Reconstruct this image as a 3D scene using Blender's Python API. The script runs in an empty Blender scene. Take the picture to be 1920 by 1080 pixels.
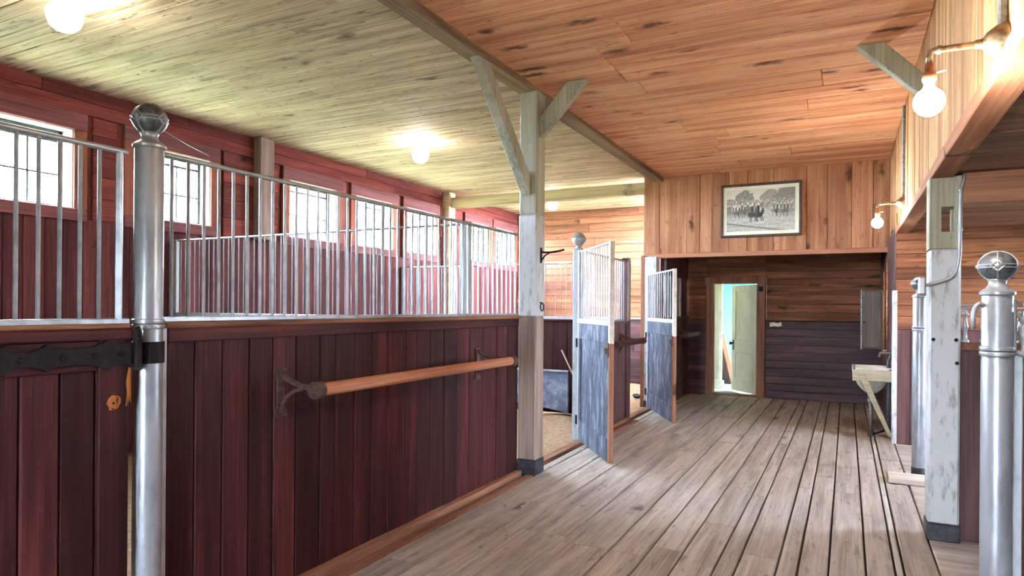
import bpy, bmesh, math, random
from mathutils import Vector, Matrix, noise

random.seed(7)
SC = bpy.context.scene
COL = SC.collection

# ------------------------------------------------------------------ camera, world, exposure
F_PX, YAW, ROLL, CY, CAM_H = 1243.16, 0.46769, 0.00726, 576.15, 1.5
cd = bpy.data.cameras.new('camera')
cam = bpy.data.objects.new('camera', cd)
COL.objects.link(cam)
cd.sensor_width = 36.0
cd.lens = F_PX * 36.0 / 1920.0
cd.shift_y = (CY - 540.0) / 1920.0
cd.clip_start = 0.02
_r = Vector((math.cos(YAW), math.sin(YAW), 0)); _f = Vector((-math.sin(YAW), math.cos(YAW), 0)); _u = Vector((0, 0, 1))
_r3 = _r * math.cos(ROLL) + _u * math.sin(ROLL)
_u3 = _u * math.cos(ROLL) - _r * math.sin(ROLL)
M = Matrix((_r3, _u3, -_f)).transposed().to_4x4()
M.translation = (0, 0, CAM_H)
cam.matrix_world = M
SC.camera = cam

w = bpy.data.worlds.new('sky'); SC.world = w
w.use_nodes = True
bg = w.node_tree.nodes['Background']
bg.inputs[0].default_value = (0.74, 0.87, 1.0, 1)      # bright even overcast sky
bg.inputs[1].default_value = 130.0
SC.view_settings.view_transform = 'Standard'
SC.view_settings.look = 'None'
SC.view_settings.gamma = 1.0
SC.view_settings.use_curve_mapping = False
SC.view_settings.exposure = 0.95
BULB = 340.0

# ------------------------------------------------------------------ materials
def lin(c):
    return tuple(((x / 255) / 12.92 if x / 255 <= 0.04045 else ((x / 255 + 0.055) / 1.055) ** 2.4) for x in c) + (1,)

MATS = {}
def nt_new(name):
    m = bpy.data.materials.new(name); m.use_nodes = True
    nt = m.node_tree
    return m, nt, nt.nodes['Principled BSDF'], nt.nodes.new, nt.links.new

def wood(name, axis, dark, mid, light, knots=0.0, knotcol=None, rough=0.75, var=0.35, fine=26.0, bump=0.35, dust=0.0,
         dustcol=(190, 180, 170), spec=0.25, coarse=1.0, nrm=None, sat=.84, dash=0.0):
    """Board timber: grain runs along `axis`; every board differs through its own random."""
    def des(c):
        g = .3 * c[0] + .55 * c[1] + .15 * c[2]
        return tuple(g + (x - g) * sat for x in c)
    dark, mid, light = des(dark), des(mid), des(light)
    m, nt, P, N, L = nt_new(name)
    geo = N('ShaderNodeNewGeometry'); oi = N('ShaderNodeObjectInfo')
    mul = N('ShaderNodeVectorMath'); mul.operation = 'SCALE'; mul.inputs[0].default_value = (37.1, 53.7, 71.3)
    L(oi.outputs['Random'], mul.inputs['Scale'])
    add = N('ShaderNodeVectorMath'); add.operation = 'ADD'
    L(geo.outputs['Position'], add.inputs[0]); L(mul.outputs[0], add.inputs[1])
    def scaled(along, across, flat=False):
        s = N('ShaderNodeVectorMath'); s.operation = 'MULTIPLY'
        v = [across] * 3; v['XYZ'.index(axis)] = along
        if flat: v['XYZ'.index(nrm or {'X': 'Z', 'Y': 'Z', 'Z': 'Y'}[axis])] = 0.02
        s.inputs[1].default_value = v
        L(add.outputs[0], s.inputs[0]); return s.outputs[0]
    n1 = N('ShaderNodeTexNoise'); n1.inputs['Scale'].default_value = 1.0; n1.inputs['Detail'].default_value = 3
    n1.inputs['Distortion'].default_value = 0.6
    L(scaled(0.55 * coarse, 7.0 * coarse), n1.inputs['Vector'])
    n2 = N('ShaderNodeTexNoise'); n2.inputs['Scale'].default_value = 1.0; n2.inputs['Detail'].default_value = 4
    n2.inputs['Roughness'].default_value = 0.65
    L(scaled(1.3, fine * 2.2), n2.inputs['Vector'])
    mx = N('ShaderNodeMix'); mx.data_type = 'FLOAT'; mx.inputs[0].default_value = 0.45
    L(n1.outputs['Fac'], mx.inputs[2]); L(n2.outputs['Fac'], mx.inputs[3])
    cr = N('ShaderNodeValToRGB')
    e = cr.color_ramp.elements
    e[0].position = 0.34; e[0].color = lin(dark)
    e[1].position = 0.66; e[1].color = lin(light)
    k = cr.color_ramp.elements.new(0.5); k.color = lin(mid)
    L(mx.outputs[0], cr.inputs[0])
    col = cr.outputs['Color']
    if knots > 0:
        vo = N('ShaderNodeTexVoronoi'); vo.inputs['Scale'].default_value = 1.0
        nd = N('ShaderNodeTexNoise'); nd.inputs['Scale'].default_value = 9; nd.inputs['Detail'].default_value = 2
        L(geo.outputs['Position'], nd.inputs['Vector'])
        sc = scaled(1.5, 4.2, True)
        ad = N('ShaderNodeVectorMath'); ad.operation = 'MULTIPLY_ADD'; ad.inputs[1].default_value = (.42, .42, .42)
        L(nd.outputs['Color'], ad.inputs[0]); L(sc, ad.inputs[2])
        L(ad.outputs[0], vo.inputs['Vector'])
        kr = N('ShaderNodeValToRGB'); q = kr.color_ramp.elements
        q[0].position = 0.09; q[0].color = (1, 1, 1, 1); q[1].position = 0.24; q[1].color = (0, 0, 0, 1)
        L(vo.outputs['Distance'], kr.inputs[0])
        sep = N('ShaderNodeSeparateColor'); L(vo.outputs['Color'], sep.inputs[0])
        gt = N('ShaderNodeMath'); gt.operation = 'GREATER_THAN'; gt.inputs[1].default_value = 1 - knots
        L(sep.outputs[0], gt.inputs[0])
        mm = N('ShaderNodeMath'); mm.operation = 'MULTIPLY'; L(kr.outputs[0], mm.inputs[0]); L(gt.outputs[0], mm.inputs[1])
        m2 = N('ShaderNodeMath'); m2.operation = 'MULTIPLY'; m2.inputs[1].default_value = 0.9; L(mm.outputs[0], m2.inputs[0])
        kx = N('ShaderNodeMix'); kx.data_type = 'RGBA'
        kx.inputs[7].default_value = lin(knotcol or tuple(int(c * .45) for c in dark))
        L(m2.outputs[0], kx.inputs[0]); L(col, kx.inputs[6]); col = kx.outputs[2]
    if dust > 0:
        nz = N('ShaderNodeTexNoise'); nz.inputs['Scale'].default_value = 1.0; nz.inputs['Detail'].default_value = 6
        nz.inputs['Roughness'].default_value = 0.7
        L(scaled(3.0, 9.0), nz.inputs['Vector'])
        dr = N('ShaderNodeValToRGB'); q = dr.color_ramp.elements
        q[0].position = 0.62 - 0.2 * dust; q[1].position = 0.78
        L(nz.outputs['Fac'], dr.inputs[0])
        dx = N('ShaderNodeMix'); dx.data_type = 'RGBA'; dx.inputs[7].default_value = lin(dustcol)
        dm = N('ShaderNodeMath'); dm.operation = 'MULTIPLY'; dm.inputs[1].default_value = min(1, dust * 1.3)
        L(dr.outputs[0], dm.inputs[0]); L(dm.outputs[0], dx.inputs[0]); L(col, dx.inputs[6]); col = dx.outputs[2]
    if dash > 0:
        nq = N('ShaderNodeTexNoise'); nq.inputs['Scale'].default_value = 1.0; nq.inputs['Detail'].default_value = 2
        nq.inputs['Distortion'].default_value = 1.2
        L(scaled(5.0, 26.0), nq.inputs['Vector'])
        qr = N('ShaderNodeValToRGB'); q = qr.color_ramp.elements
        q[0].position = 0.60; q[1].position = 0.74
        L(nq.outputs['Fac'], qr.inputs[0])
        qm = N('ShaderNodeMath'); qm.operation = 'MULTIPLY'; qm.inputs[1].default_value = dash
        L(qr.outputs[0], qm.inputs[0])
        qx = N('ShaderNodeMix'); qx.data_type = 'RGBA'; qx.inputs[7].default_value = lin(tuple(c * .55 for c in dark))
        L(qm.outputs[0], qx.inputs[0]); L(col, qx.inputs[6]); col = qx.outputs[2]
    # each board has its own tone
    vm = N('ShaderNodeMapRange'); vm.inputs[3].default_value = 1 - var; vm.inputs[4].default_value = 1 + var
    rr = N('ShaderNodeMath'); rr.operation = 'FRACT'; r2 = N('ShaderNodeMath'); r2.operation = 'MULTIPLY'; r2.inputs[1].default_value = 17.31
    L(oi.outputs['Random'], r2.inputs[0]); L(r2.outputs[0], rr.inputs[0]); L(rr.outputs[0], vm.inputs[0])
    hs = N('ShaderNodeHueSaturation'); L(vm.outputs[0], hs.inputs['Value']); L(col, hs.inputs['Color'])
    L(hs.outputs[0], P.inputs['Base Color'])
    P.inputs['Roughness'].default_value = rough
    P.inputs['Specular IOR Level'].default_value = spec
    b = N('ShaderNodeBump'); b.inputs['Strength'].default_value = bump; b.inputs['Distance'].default_value = 0.004
    L(n2.outputs['Fac'], b.inputs['Height']); L(b.outputs[0], P.inputs['Normal'])
    MATS[name] = m; return m

def paint(name, col, col2=None, scale=14.0, lo=.45, hi=.62, rough=0.5, metal=0.0, bump=.1, stretch=(1, 1, 1), spec=.4):
    """Painted or cast surface with a second colour in worn patches."""
    m, nt, P, N, L = nt_new(name)
    P.inputs['Roughness'].default_value = rough; P.inputs['Metallic'].default_value = metal
    P.inputs['Specular IOR Level'].default_value = spec
    geo = N('ShaderNodeNewGeometry')
    s = N('ShaderNodeVectorMath'); s.operation = 'MULTIPLY'; s.inputs[1].default_value = stretch
    L(geo.outputs['Position'], s.inputs[0])
    n = N('ShaderNodeTexNoise'); n.inputs['Scale'].default_value = scale; n.inputs['Detail'].default_value = 6
    n.inputs['Roughness'].default_value = .65
    L(s.outputs[0], n.inputs['Vector'])
    cr = N('ShaderNodeValToRGB'); e = cr.color_ramp.elements
    e[0].position = lo; e[0].color = lin(col); e[1].position = hi; e[1].color = lin(col2 or tuple(int(c * .88) for c in col))
    L(n.outputs['Fac'], cr.inputs[0]); L(cr.outputs[0], P.inputs['Base Color'])
    if bump:
        b = N('ShaderNodeBump'); b.inputs['Strength'].default_value = bump; b.inputs['Distance'].default_value = .004
        L(n.outputs['Fac'], b.inputs['Height']); L(b.outputs[0], P.inputs['Normal'])
    MATS[name] = m; return m

def emit(name, col, strength):
    m = bpy.data.materials.new(name); m.use_nodes = True
    nt = m.node_tree; nt.nodes.clear()
    o = nt.nodes.new('ShaderNodeOutputMaterial'); e = nt.nodes.new('ShaderNodeEmission')
    e.inputs[0].default_value = col + (1,); e.inputs[1].default_value = strength
    nt.links.new(e.outputs[0], o.inputs[0]); MATS[name] = m; return m

def glass(name):
    m = bpy.data.materials.new(name); m.use_nodes = True
    nt = m.node_tree; nt.nodes.clear()
    o = nt.nodes.new('ShaderNodeOutputMaterial'); t = nt.nodes.new('ShaderNodeBsdfTransparent'); g = nt.nodes.new('ShaderNodeBsdfGlossy')
    x = nt.nodes.new('ShaderNodeMixShader'); x.inputs[0].default_value = .06
    t.inputs[0].default_value = (.93, .96, .97, 1); g.inputs['Roughness'].default_value = .05
    nt.links.new(t.outputs[0], x.inputs[1]); nt.links.new(g.outputs[0], x.inputs[2]); nt.links.new(x.outputs[0], o.inputs[0])
    MATS[name] = m; return m

wood('maroon_v', 'Z', (38, 16, 19), (62, 27, 29), (96, 46, 43), knots=.12, var=.34, rough=.6, dust=.10, dustcol=(140, 110, 104), spec=.15, nrm='X', sat=1.0, dash=.35)
wood('maroon_y', 'Y', (38, 16, 19), (62, 27, 29), (96, 46, 43), knots=.12, var=.34, rough=.6, dust=.10, dustcol=(140, 110, 104), spec=.15, nrm='X', sat=1.0, dash=.35)
wood('maroon_x', 'X', (38, 16, 19), (62, 27, 29), (96, 46, 43), knots=.12, var=.34, rough=.6, dust=.10, dustcol=(140, 110, 104), spec=.15, nrm='Y', sat=1.0, dash=.35)
wood('wallred_y', 'Y', (70, 30, 30), (102, 46, 44), (132, 68, 58), knots=.2, var=.22, nrm='X', sat=1.0, spec=.1, dash=.5)
wood('wallred_z', 'Z', (54, 25, 29), (80, 38, 40), (108, 57, 54), knots=.15, var=.25, nrm='X', sat=.95, spec=.1, dash=.4)
wood('casing_y', 'Y', (80, 40, 44), (108, 58, 60), (134, 80, 76), var=.15, nrm='X', sat=.95)
wood('casing_z', 'Z', (94, 46, 38), (128, 68, 52), (156, 92, 68), var=.15, nrm='X', sat=.95)
wood('ceil_olive', 'X', (130, 106, 80), (196, 172, 136), (230, 212, 180), knots=.25, knotcol=(84, 64, 46), var=.10, dust=.35, dustcol=(222, 212, 184), coarse=1.6, sat=.85, dash=.75)
wood('ceil_orange', 'X', (166, 102, 74), (226, 162, 122), (246, 200, 160), knots=.65, knotcol=(84, 44, 34), var=.10, coarse=1.0, sat=.95, dash=.55)
wood('ceil_brown', 'X', (92, 58, 48), (128, 82, 64), (160, 112, 84), knots=.2, var=.25)
wood('header', 'Z', (130, 80, 52), (160, 108, 76), (190, 140, 102), knots=.6, knotcol=(62, 32, 24), var=.14, sat=.92, dash=.5)
wood('header_x', 'X', (146, 88, 64), (172, 112, 82), (196, 138, 104), knots=.2, var=.1, nrm='Y')
wood('lintel_z', 'Z', (122, 78, 46), (176, 130, 86), (208, 170, 124), knots=.1, var=.16, nrm='X', sat=.95, dash=.4)
wood('lintel_y', 'Y', (128, 74, 50), (164, 102, 70), (190, 132, 94), knots=.25, var=.12, nrm='X')
wood('orange_x', 'X', (80, 45, 30), (122, 72, 49), (162, 108, 75), knots=.45, knotcol=(54, 28, 19), var=.2, nrm='Y', sat=.92, dash=.7)
wood('dado_x', 'X', (50, 32, 40), (72, 46, 52), (108, 70, 66), knots=.1, var=.3, rough=.5, nrm='Y')
wood('dado_z', 'Z', (58, 34, 40), (84, 50, 52), (112, 72, 66), knots=.12, var=.25, rough=.5)
wood('floor_y', 'Y', (136, 124, 116), (172, 160, 151), (200, 190, 182), knots=.14, knotcol=(88, 76, 70), var=.09, rough=.6, dust=.35, dustcol=(206, 198, 190), sat=.85, coarse=1.8, dash=.5, fine=40)
wood('floor_x', 'X', (148, 136, 128), (186, 174, 165), (212, 202, 194), knots=.14, knotcol=(96, 84, 78), var=.09, rough=.6, dust=.35, dustcol=(216, 208, 200), sat=.85, coarse=1.8, dash=.5, fine=40)
wood('kerb_y', 'Y', (96, 58, 44), (136, 88, 64), (166, 116, 88), var=.1)
wood('post_brown', 'Z', (98, 78, 72), (134, 112, 102), (164, 144, 130), var=.05, rough=.8)
wood('post_green', 'Z', (130, 128, 112), (162, 160, 142), (188, 186, 168), var=.08, rough=.85, dash=.4)
wood('beam_y', 'Y', (100, 76, 56), (136, 108, 78), (164, 136, 100), var=.05, rough=.85)
wood('beam_x', 'X', (146, 124, 92), (186, 164, 124), (208, 190, 150), var=.05, knots=.2, rough=.85)
wood('beam_red', 'X', (118, 72, 56), (160, 104, 78), (186, 132, 100), var=.05, knots=.3)
wood('pole', 'Y', (138, 78, 52), (178, 108, 76), (206, 140, 104), var=.05, rough=.55)
wood('raw', 'Z', (92, 44, 20), (150, 82, 42), (190, 122, 72), knots=.6, knotcol=(50, 24, 14), var=.05, nrm='X', dash=.9, sat=1.0)
wood('greydoor', 'Z', (46, 50, 66), (68, 73, 92), (92, 98, 118), var=.08, dust=.7, dustcol=(150, 156, 172), rough=.75, dash=.6, spec=.1)
wood('cabinet', 'Z', (74, 66, 64), (100, 92, 88), (124, 116, 108), var=.08)
wood('frame_z', 'Z', (104, 62, 46), (146, 92, 68), (172, 118, 90), knots=.2, var=.08)
wood('frame_x', 'X', (104, 62, 46), (146, 92, 68), (172, 118, 90), knots=.2, var=.08)
wood('sinkwood', 'X', (140, 132, 108), (184, 176, 148), (206, 200, 176), var=.05, dust=.3, dustcol=(220, 218, 206))
wood('plank_pale_y', 'Y', (150, 142, 132), (196, 190, 182), (224, 220, 214), var=.05, dust=.3, dash=.4)
wood('plank_pale', 'X', (176, 160, 148), (206, 192, 180), (226, 216, 206), var=.05)
paint('silver', (166, 170, 178), (136, 140, 148), scale=7, rough=.34, metal=.4, stretch=(1, 1, .35), bump=.08)
paint('silver_bar', (162, 166, 174), (136, 140, 148), scale=9, rough=.36, metal=.4, bump=0)
paint('silver_flat', (176, 182, 190), (136, 140, 146), scale=12, lo=.5, hi=.72, rough=.5, metal=.2, stretch=(1, 1, .4), bump=.15)
paint('cast', (104, 108, 112), (70, 72, 72), scale=30, rough=.45, metal=.5, bump=.3)
paint('white_chip', (188, 191, 196), (130, 132, 134), scale=22, lo=.52, hi=.7, rough=.55, stretch=(1, 1, .3), bump=.3)
paint('reveal', (226, 224, 214), (190, 184, 172), scale=8, rough=.7)
paint('sash', (58, 62, 70), (80, 84, 90), scale=20, rough=.5)
paint('iron', (20, 17, 21), (34, 28, 30), scale=30, rough=.6, metal=0, bump=.3, spec=.15)
paint('iron_rust', (84, 58, 50), (52, 38, 36), scale=40, rough=.7, bump=.3)
paint('black', (36, 36, 42), (58, 58, 64), scale=20, rough=.5)
paint('porcelain', (232, 234, 228), (206, 206, 196), scale=5, rough=.25)
paint('enamel', (220, 222, 212), (180, 182, 166), scale=18, rough=.4)
paint('cream_door', (232, 230, 210), (212, 208, 186), scale=6, lo=.45, hi=.7, rough=.5, stretch=(1, 1, .4))
paint('cream_wall', (224, 220, 204), (208, 204, 188), scale=3, rough=.6)
paint('teal_wall', (96, 176, 190), (86, 162, 178), scale=3, rough=.6)
paint('teal_floor', (150, 170, 160), (128, 148, 142), scale=5, rough=.6)
paint('copper', (168, 110, 74), (120, 80, 60), scale=24, rough=.45, metal=.4)
paint('nickel', (150, 134, 112), (104, 92, 76), scale=30, rough=.35, metal=.7, bump=.1)
paint('lead', (150, 152, 150), (110, 112, 112), scale=40, rough=.5, metal=.4)
paint('dirt', (172, 142, 114), (128, 100, 80), scale=26, lo=.38, hi=.66, rough=.95, bump=1.0)
paint('grass', (124, 128, 96), (104, 110, 78), scale=3, rough=.9)
paint('troughpaint', (104, 116, 146), (166, 174, 190), scale=6, lo=.44, hi=.66, rough=.5)
paint('picframe', (62, 48, 46), (84, 66, 60), scale=20, rough=.4)
paint('matte', (226, 226, 208), (216, 216, 196), scale=4, rough=.6, bump=0)
paint('slabdark', (52, 38, 32), (40, 30, 26), scale=5, rough=.9)
paint('outer', (120, 60, 52), (100, 50, 44), scale=4, rough=.8)
emit('bulb_warm', (1.0, 0.92, 0.81), BULB)
emit('globe_warm', (1.0, 0.92, 0.80), BULB * .15)
glass('glass')

# ------------------------------------------------------------------ mesh helpers
ORG = {}      # frame position of every parent (world, or inside a rotated thing its local frame)
CACHE = {}

def link(name, me, center, parent=None, mat=None, rot=None):
    o = bpy.data.objects.new(name, me); COL.objects.link(o)
    center = Vector(center)
    if parent is not None:
        o.parent = parent; o.location = center - ORG[parent]
    else:
        o.location = center
    ORG[o] = center
    if rot is not None:
        o.rotation_mode = 'QUATERNION'; o.rotation_quaternion = rot
    return o

def tag(o, label=None, cat=None, group=None, kind=None):
    if label: o['label'] = label
    if cat: o['category'] = cat
    if group: o['group'] = group
    if kind: o['kind'] = kind
    return o

def thing(name, loc, label, cat, group=None, rotz=None):
    o = bpy.data.objects.new(name, None); COL.objects.link(o)
    o.empty_display_size = .1
    o.location = loc
    ORG[o] = Vector(loc)
    if rotz is not None:
        o.rotation_euler = (0, 0, rotz); ORG[o] = Vector((0, 0, 0))
    return tag(o, label, cat, group)

def struct(o):
    o['kind'] = 'structure'; return o

def box_geo(sx, sy, sz, b):
    """A box with chamfered edges: 24 verts, 44 triangles."""
    hx, hy, hz = sx / 2, sy / 2, sz / 2
    b = min(b, hx * .8, hy * .8, hz * .8)
    if b <= 0:
        v = [(x, y, z) for x in (-hx, hx) for y in (-hy, hy) for z in (-hz, hz)]
        f = [(0, 1, 3, 2), (4, 6, 7, 5), (0, 4, 5, 1), (2, 3, 7, 6), (0, 2, 6, 4), (1, 5, 7, 3)]
        return v, f
    v = []; idx = {}
    for i, x in enumerate((-1, 1)):
        for j, y in enumerate((-1, 1)):
            for k, z in enumerate((-1, 1)):
                for a in range(3):
                    p = [x * (hx - b), y * (hy - b), z * (hz - b)]
                    p[a] += (x, y, z)[a] * b
                    idx[(i, j, k, a)] = len(v); v.append(tuple(p))
    f = []
    for a in range(3):
        o1, o2 = [(1, 2), (0, 2), (0, 1)][a]
        for s in (0, 1):
            q = []
            for (m, n) in ((0, 0), (1, 0), (1, 1), (0, 1)):
                c = [0, 0, 0]; c[a] = s; c[o1] = m; c[o2] = n
                q.append(idx[(*c, a)])
            f.append(tuple(q))
    for a in range(3):
        o1, o2 = [(1, 2), (0, 2), (0, 1)][a]
        for m in (0, 1):
            for n in (0, 1):
                q = []
                for s, ax in ((0, o1), (1, o1), (1, o2), (0, o2)):
                    c = [0, 0, 0]; c[a] = s; c[o1] = m; c[o2] = n
                    q.append(idx[(*c, ax)])
                f.append(tuple(q))
    for i in (0, 1):
        for j in (0, 1):
            for k in (0, 1):
                f.append(tuple(idx[(i, j, k, a)] for a in range(3)))
    return v, f

def fix_normals(me):
    bm = bmesh.new(); bm.from_mesh(me)
    bmesh.ops.recalc_face_normals(bm, faces=bm.faces); bm.to_mesh(me); bm.free()

def box(name, lo, hi, mat, parent=None, bev=.004):
    lo, hi = Vector(lo), Vector(hi)
    s = hi - lo
    key = ('b', round(abs(s.x), 3), round(abs(s.y), 3), round(abs(s.z), 3), bev, mat)
    if key not in CACHE:
        v, f = box_geo(abs(s.x), abs(s.y), abs(s.z), bev)
        me = bpy.data.meshes.new(name); me.from_pydata(v, [], f); fix_normals(me)
        me.materials.append(MATS[mat]); CACHE[key] = me
    return link(name, CACHE[key], (lo + hi) / 2, parent)

def boxes(name, lst, mat, parent=None, bev=.004, center=None):
    """Several boxes that are one piece of timber or metal, in one mesh."""
    c = Vector(center) if center is not None else (Vector(lst[0][0]) + Vector(lst[0][1])) / 2
    V, Fc = [], []
    for lo, hi in lst:
        lo, hi = Vector(lo), Vector(hi); s = hi - lo; m = (lo + hi) / 2 - c
        v, f = box_geo(abs(s.x), abs(s.y), abs(s.z), bev)
        n = len(V)
        V += [tuple(Vector(p) + m) for p in v]; Fc += [tuple(i + n for i in q) for q in f]
    me = bpy.data.meshes.new(name); me.from_pydata(V, [], Fc); fix_normals(me)
    me.materials.append(MATS[mat])
    return link(name, me, c, parent)

def lathe_geo(prof, seg):
    V, Fc = [], []
    for (r, z) in prof:
        for i in range(seg):
            a = 2 * math.pi * i / seg
            V.append((r * math.cos(a), r * math.sin(a), z))
    n = len(prof)
    for k in range(n - 1):
        for i in range(seg):
            j = (i + 1) % seg
            Fc.append((k * seg + i, k * seg + j, (k + 1) * seg + j, (k + 1) * seg + i))
    Fc.append(tuple(range(seg))[::-1]); Fc.append(tuple((n - 1) * seg + i for i in range(seg)))
    return V, Fc

def lathe(name, prof, center, mat, parent=None, seg=24, rot=None):
    key = ('l', tuple(prof), mat, seg)
    if key not in CACHE:
        V, Fc = lathe_geo(prof, seg)
        me = bpy.data.meshes.new(name); me.from_pydata(V, [], Fc); fix_normals(me)
        for p in me.polygons: p.use_smooth = len(p.vertices) == 4
        me.materials.append(MATS[mat]); CACHE[key] = me
        try: me.set_sharp_from_angle(angle=math.radians(40))
        except Exception: pass
    return link(name, CACHE[key], center, parent, rot=rot)

def cyl(name, p0, p1, r, mat, parent=None, seg=10):
    p0, p1 = Vector(p0), Vector(p1); d = p1 - p0; Ln = d.length
    rot = None if (abs(d.x) < 1e-6 and abs(d.y) < 1e-6) else Vector((0, 0, 1)).rotation_difference(d.normalized())
    return lathe(name, ((r, -round(Ln, 3) / 2), (r, round(Ln, 3) / 2)), (p0 + p1) / 2, mat, parent, seg, rot)

def tube(name, pts, r, mat, parent=None, seg=8, center=None, radii=None):
    pts = [Vector(p) for p in pts]
    c = Vector(center) if center is not None else pts[0].copy()
    V, Fc = [], []
    up = Vector((0, 0, 1)); prev = None
    for i, p in enumerate(pts):
        t = (pts[min(i + 1, len(pts) - 1)] - pts[max(i - 1, 0)]).normalized()
        if prev is None:
            a = t.orthogonal().normalized()
        else:
            a = (prev - t * prev.dot(t)).normalized()
        prev = a; b = t.cross(a)
        rr = radii[i] if radii else r
        for k in range(seg):
            an = 2 * math.pi * k / seg
            V.append(tuple(p - c + a * rr * math.cos(an) + b * rr * math.sin(an)))
    for i in range(len(pts) - 1):
        for k in range(seg):
            j = (k + 1) % seg
            Fc.append((i * seg + k, i * seg + j, (i + 1) * seg + j, (i + 1) * seg + k))
    Fc.append(tuple(range(seg))[::-1]); Fc.append(tuple((len(pts) - 1) * seg + k for k in range(seg)))
    me = bpy.data.meshes.new(name); me.from_pydata(V, [], Fc); fix_normals(me)
    for p in me.polygons: p.use_smooth = len(p.vertices) == 4
    me.materials.append(MATS[mat])
    return link(name, me, c, parent)

def bez(p0, p1, p2, n=8):
    p0, p1, p2 = Vector(p0), Vector(p1), Vector(p2)
    return [p0 * (1 - t) ** 2 + p1 * 2 * t * (1 - t) + p2 * t * t for t in [i / n for i in range(n + 1)]]

def poly(name, pts, axis, a, b, mat, parent=None, bev=0.0):
    """Outline `pts` in the plane across `axis`, extruded from a to b. axis X: (y,z); axis Y: (x,z); axis Z: (x,y)."""
    def P3(p, t):
        return {'X': (t, p[0], p[1]), 'Y': (p[0], t, p[1]), 'Z': (p[0], p[1], t)}[axis]
    n = len(pts)
    A = [Vector(P3(p, a)) for p in pts]; B = [Vector(P3(p, b)) for p in pts]
    c = sum(A + B, Vector()) / (2 * n)
    me = bpy.data.meshes.new(name)
    me.from_pydata([tuple(v - c) for v in A + B], [], [tuple(range(n))[::-1], tuple(range(n, 2 * n))] +
                   [(i, (i + 1) % n, n + (i + 1) % n, n + i) for i in range(n)])
    bm = bmesh.new(); bm.from_mesh(me)
    bmesh.ops.recalc_face_normals(bm, faces=bm.faces)
    if bev: bmesh.ops.bevel(bm, geom=bm.edges[:], offset=bev, segments=1, affect='EDGES')
    bm.to_mesh(me); bm.free()
    me.materials.append(MATS[mat])
    return link(name, me, c, parent)

def splits(a, b, wd, jit=.15):
    """Board edges between a and b, about wd wide each."""
    n = max(1, round((b - a) / wd)); e = [a + (b - a) * i / n for i in range(n + 1)]
    for i in range(1, n): e[i] += random.uniform(-jit, jit) * (b - a) / n
    return e

# ------------------------------------------------------------------ the setting
XS, XW, XR = -2.65, -6.45, 0.5          # stall fronts, outer window wall, right lintel plane
ZC, ZCR, ZL = 3.54, 3.50, 2.36          # ceiling over stalls, over aisle, lintel underside
Y0, YH, YB, YF = -3.0, 10.1, 11.95, 13.0  # open end behind the camera, header, back wall, far wall

ground = struct(box('ground', (-60, -60, -.6), (60, 60, -.4), 'grass', bev=0))
# floor: plank aisle
floor = struct(box('floor', (-2.7, Y0, -.30), (XR + .02, YB + .05, -.05), 'slabdark', bev=0))
ex = [-2.475, -2.22, -1.965, -1.63, -1.31, -1.085, -.89, -.675, -.565, -.355, -.245, -.085, .108, .258, .304, .485]
for i in range(len(ex) - 1):
    ys = [Y0]
    fixed = {3: 3.95, 4: 3.95}.get(i)
    y = random.uniform(.2, 1.8)
    while y < YB - .8:
        ys.append(fixed if fixed and abs(y - fixed) < 1.3 else y)
        y = ys[-1] + random.uniform(2.2, 4.2)
    ys.append(YB)
    for a, b in zip(ys[:-1], ys[1:]):
        dz = random.uniform(-.004, .003)
        box('plank', (ex[i] + .006, a + .002, -.05 + dz), (ex[i + 1] - .006, b - .002, dz), 'plank_pale_y' if i == 13 else 'floor_y', floor, bev=.004)
# sill timbers along the stalls
for a, b in ((Y0, 1.72), (1.9, 5.36), (5.56, 6.95), (7.1, 8.68), (8.7, 9.9), (10.1, 11.9)):
    opening = (a, b) in ((5.56, 6.95), (8.7, 9.9))
    box('sill', (-2.7, a, -.06), (-2.595, b, .035 if not opening else .02), 'kerb_y', floor)
    box('sill_strip', (-2.555, a, -.06), (-2.482, b, .004), 'kerb_y' if not opening else 'floor_y', floor)
# cross boards of the right bays
bay = struct(box('floor_bay', (XR, Y0, -.30), (3.8, 8.6, -.05), 'slabdark', bev=0))
ye = [Y0, -2.4, -1.9, -1.4, -.9, -.5, 0, .45, .9, 1.35, 1.8, 2.25, 2.7, 3.15, 3.6, 4.08, 4.5, 4.92, 5.22, 5.5, 5.78, 6.05, 6.32, 6.6, 6.95, 7.3, 7.65, 8.0, 8.3, 8.59]
for a, b in zip(ye[:-1], ye[1:]):
    dz = random.uniform(-.004, .002)
    box('plank', (.49, a + .004, -.05 + dz), (2.2, b - .004, dz), 'floor_x', bay, bev=.005)
    box('plank', (2.205, a + .004, -.05 + dz), (3.8, b - .004, dz), 'floor_x', bay, bev=.005)

# dirt floor of the stalls, with a lumpy surface
def dirt_floor():
    nx, ny = 60, 130
    V = []
    for j in range(ny + 1):
        for i in range(nx + 1):
            x = XW + (XS - .02 - XW) * i / nx; y = Y0 + (YF - Y0) * j / ny
            z = .0 + .03 * noise.noise(Vector((x * 2.1, y * 2.1, 0))) + .018 * noise.noise(Vector((x * 7, y * 7, 3)))
            V.append((x, y, z - .02))
    Fc = [(j * (nx + 1) + i, j * (nx + 1) + i + 1, (j + 1) * (nx + 1) + i + 1, (j + 1) * (nx + 1) + i) for j in range(ny) for i in range(nx)]
    me = bpy.data.meshes.new('floor_stall'); me.from_pydata(V, [], Fc)
    for p in me.polygons: p.use_smooth = True
    me.materials.append(MATS['dirt'])
    return struct(link('floor_stall', me, (0, 0, 0)))
dirt_floor()

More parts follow.
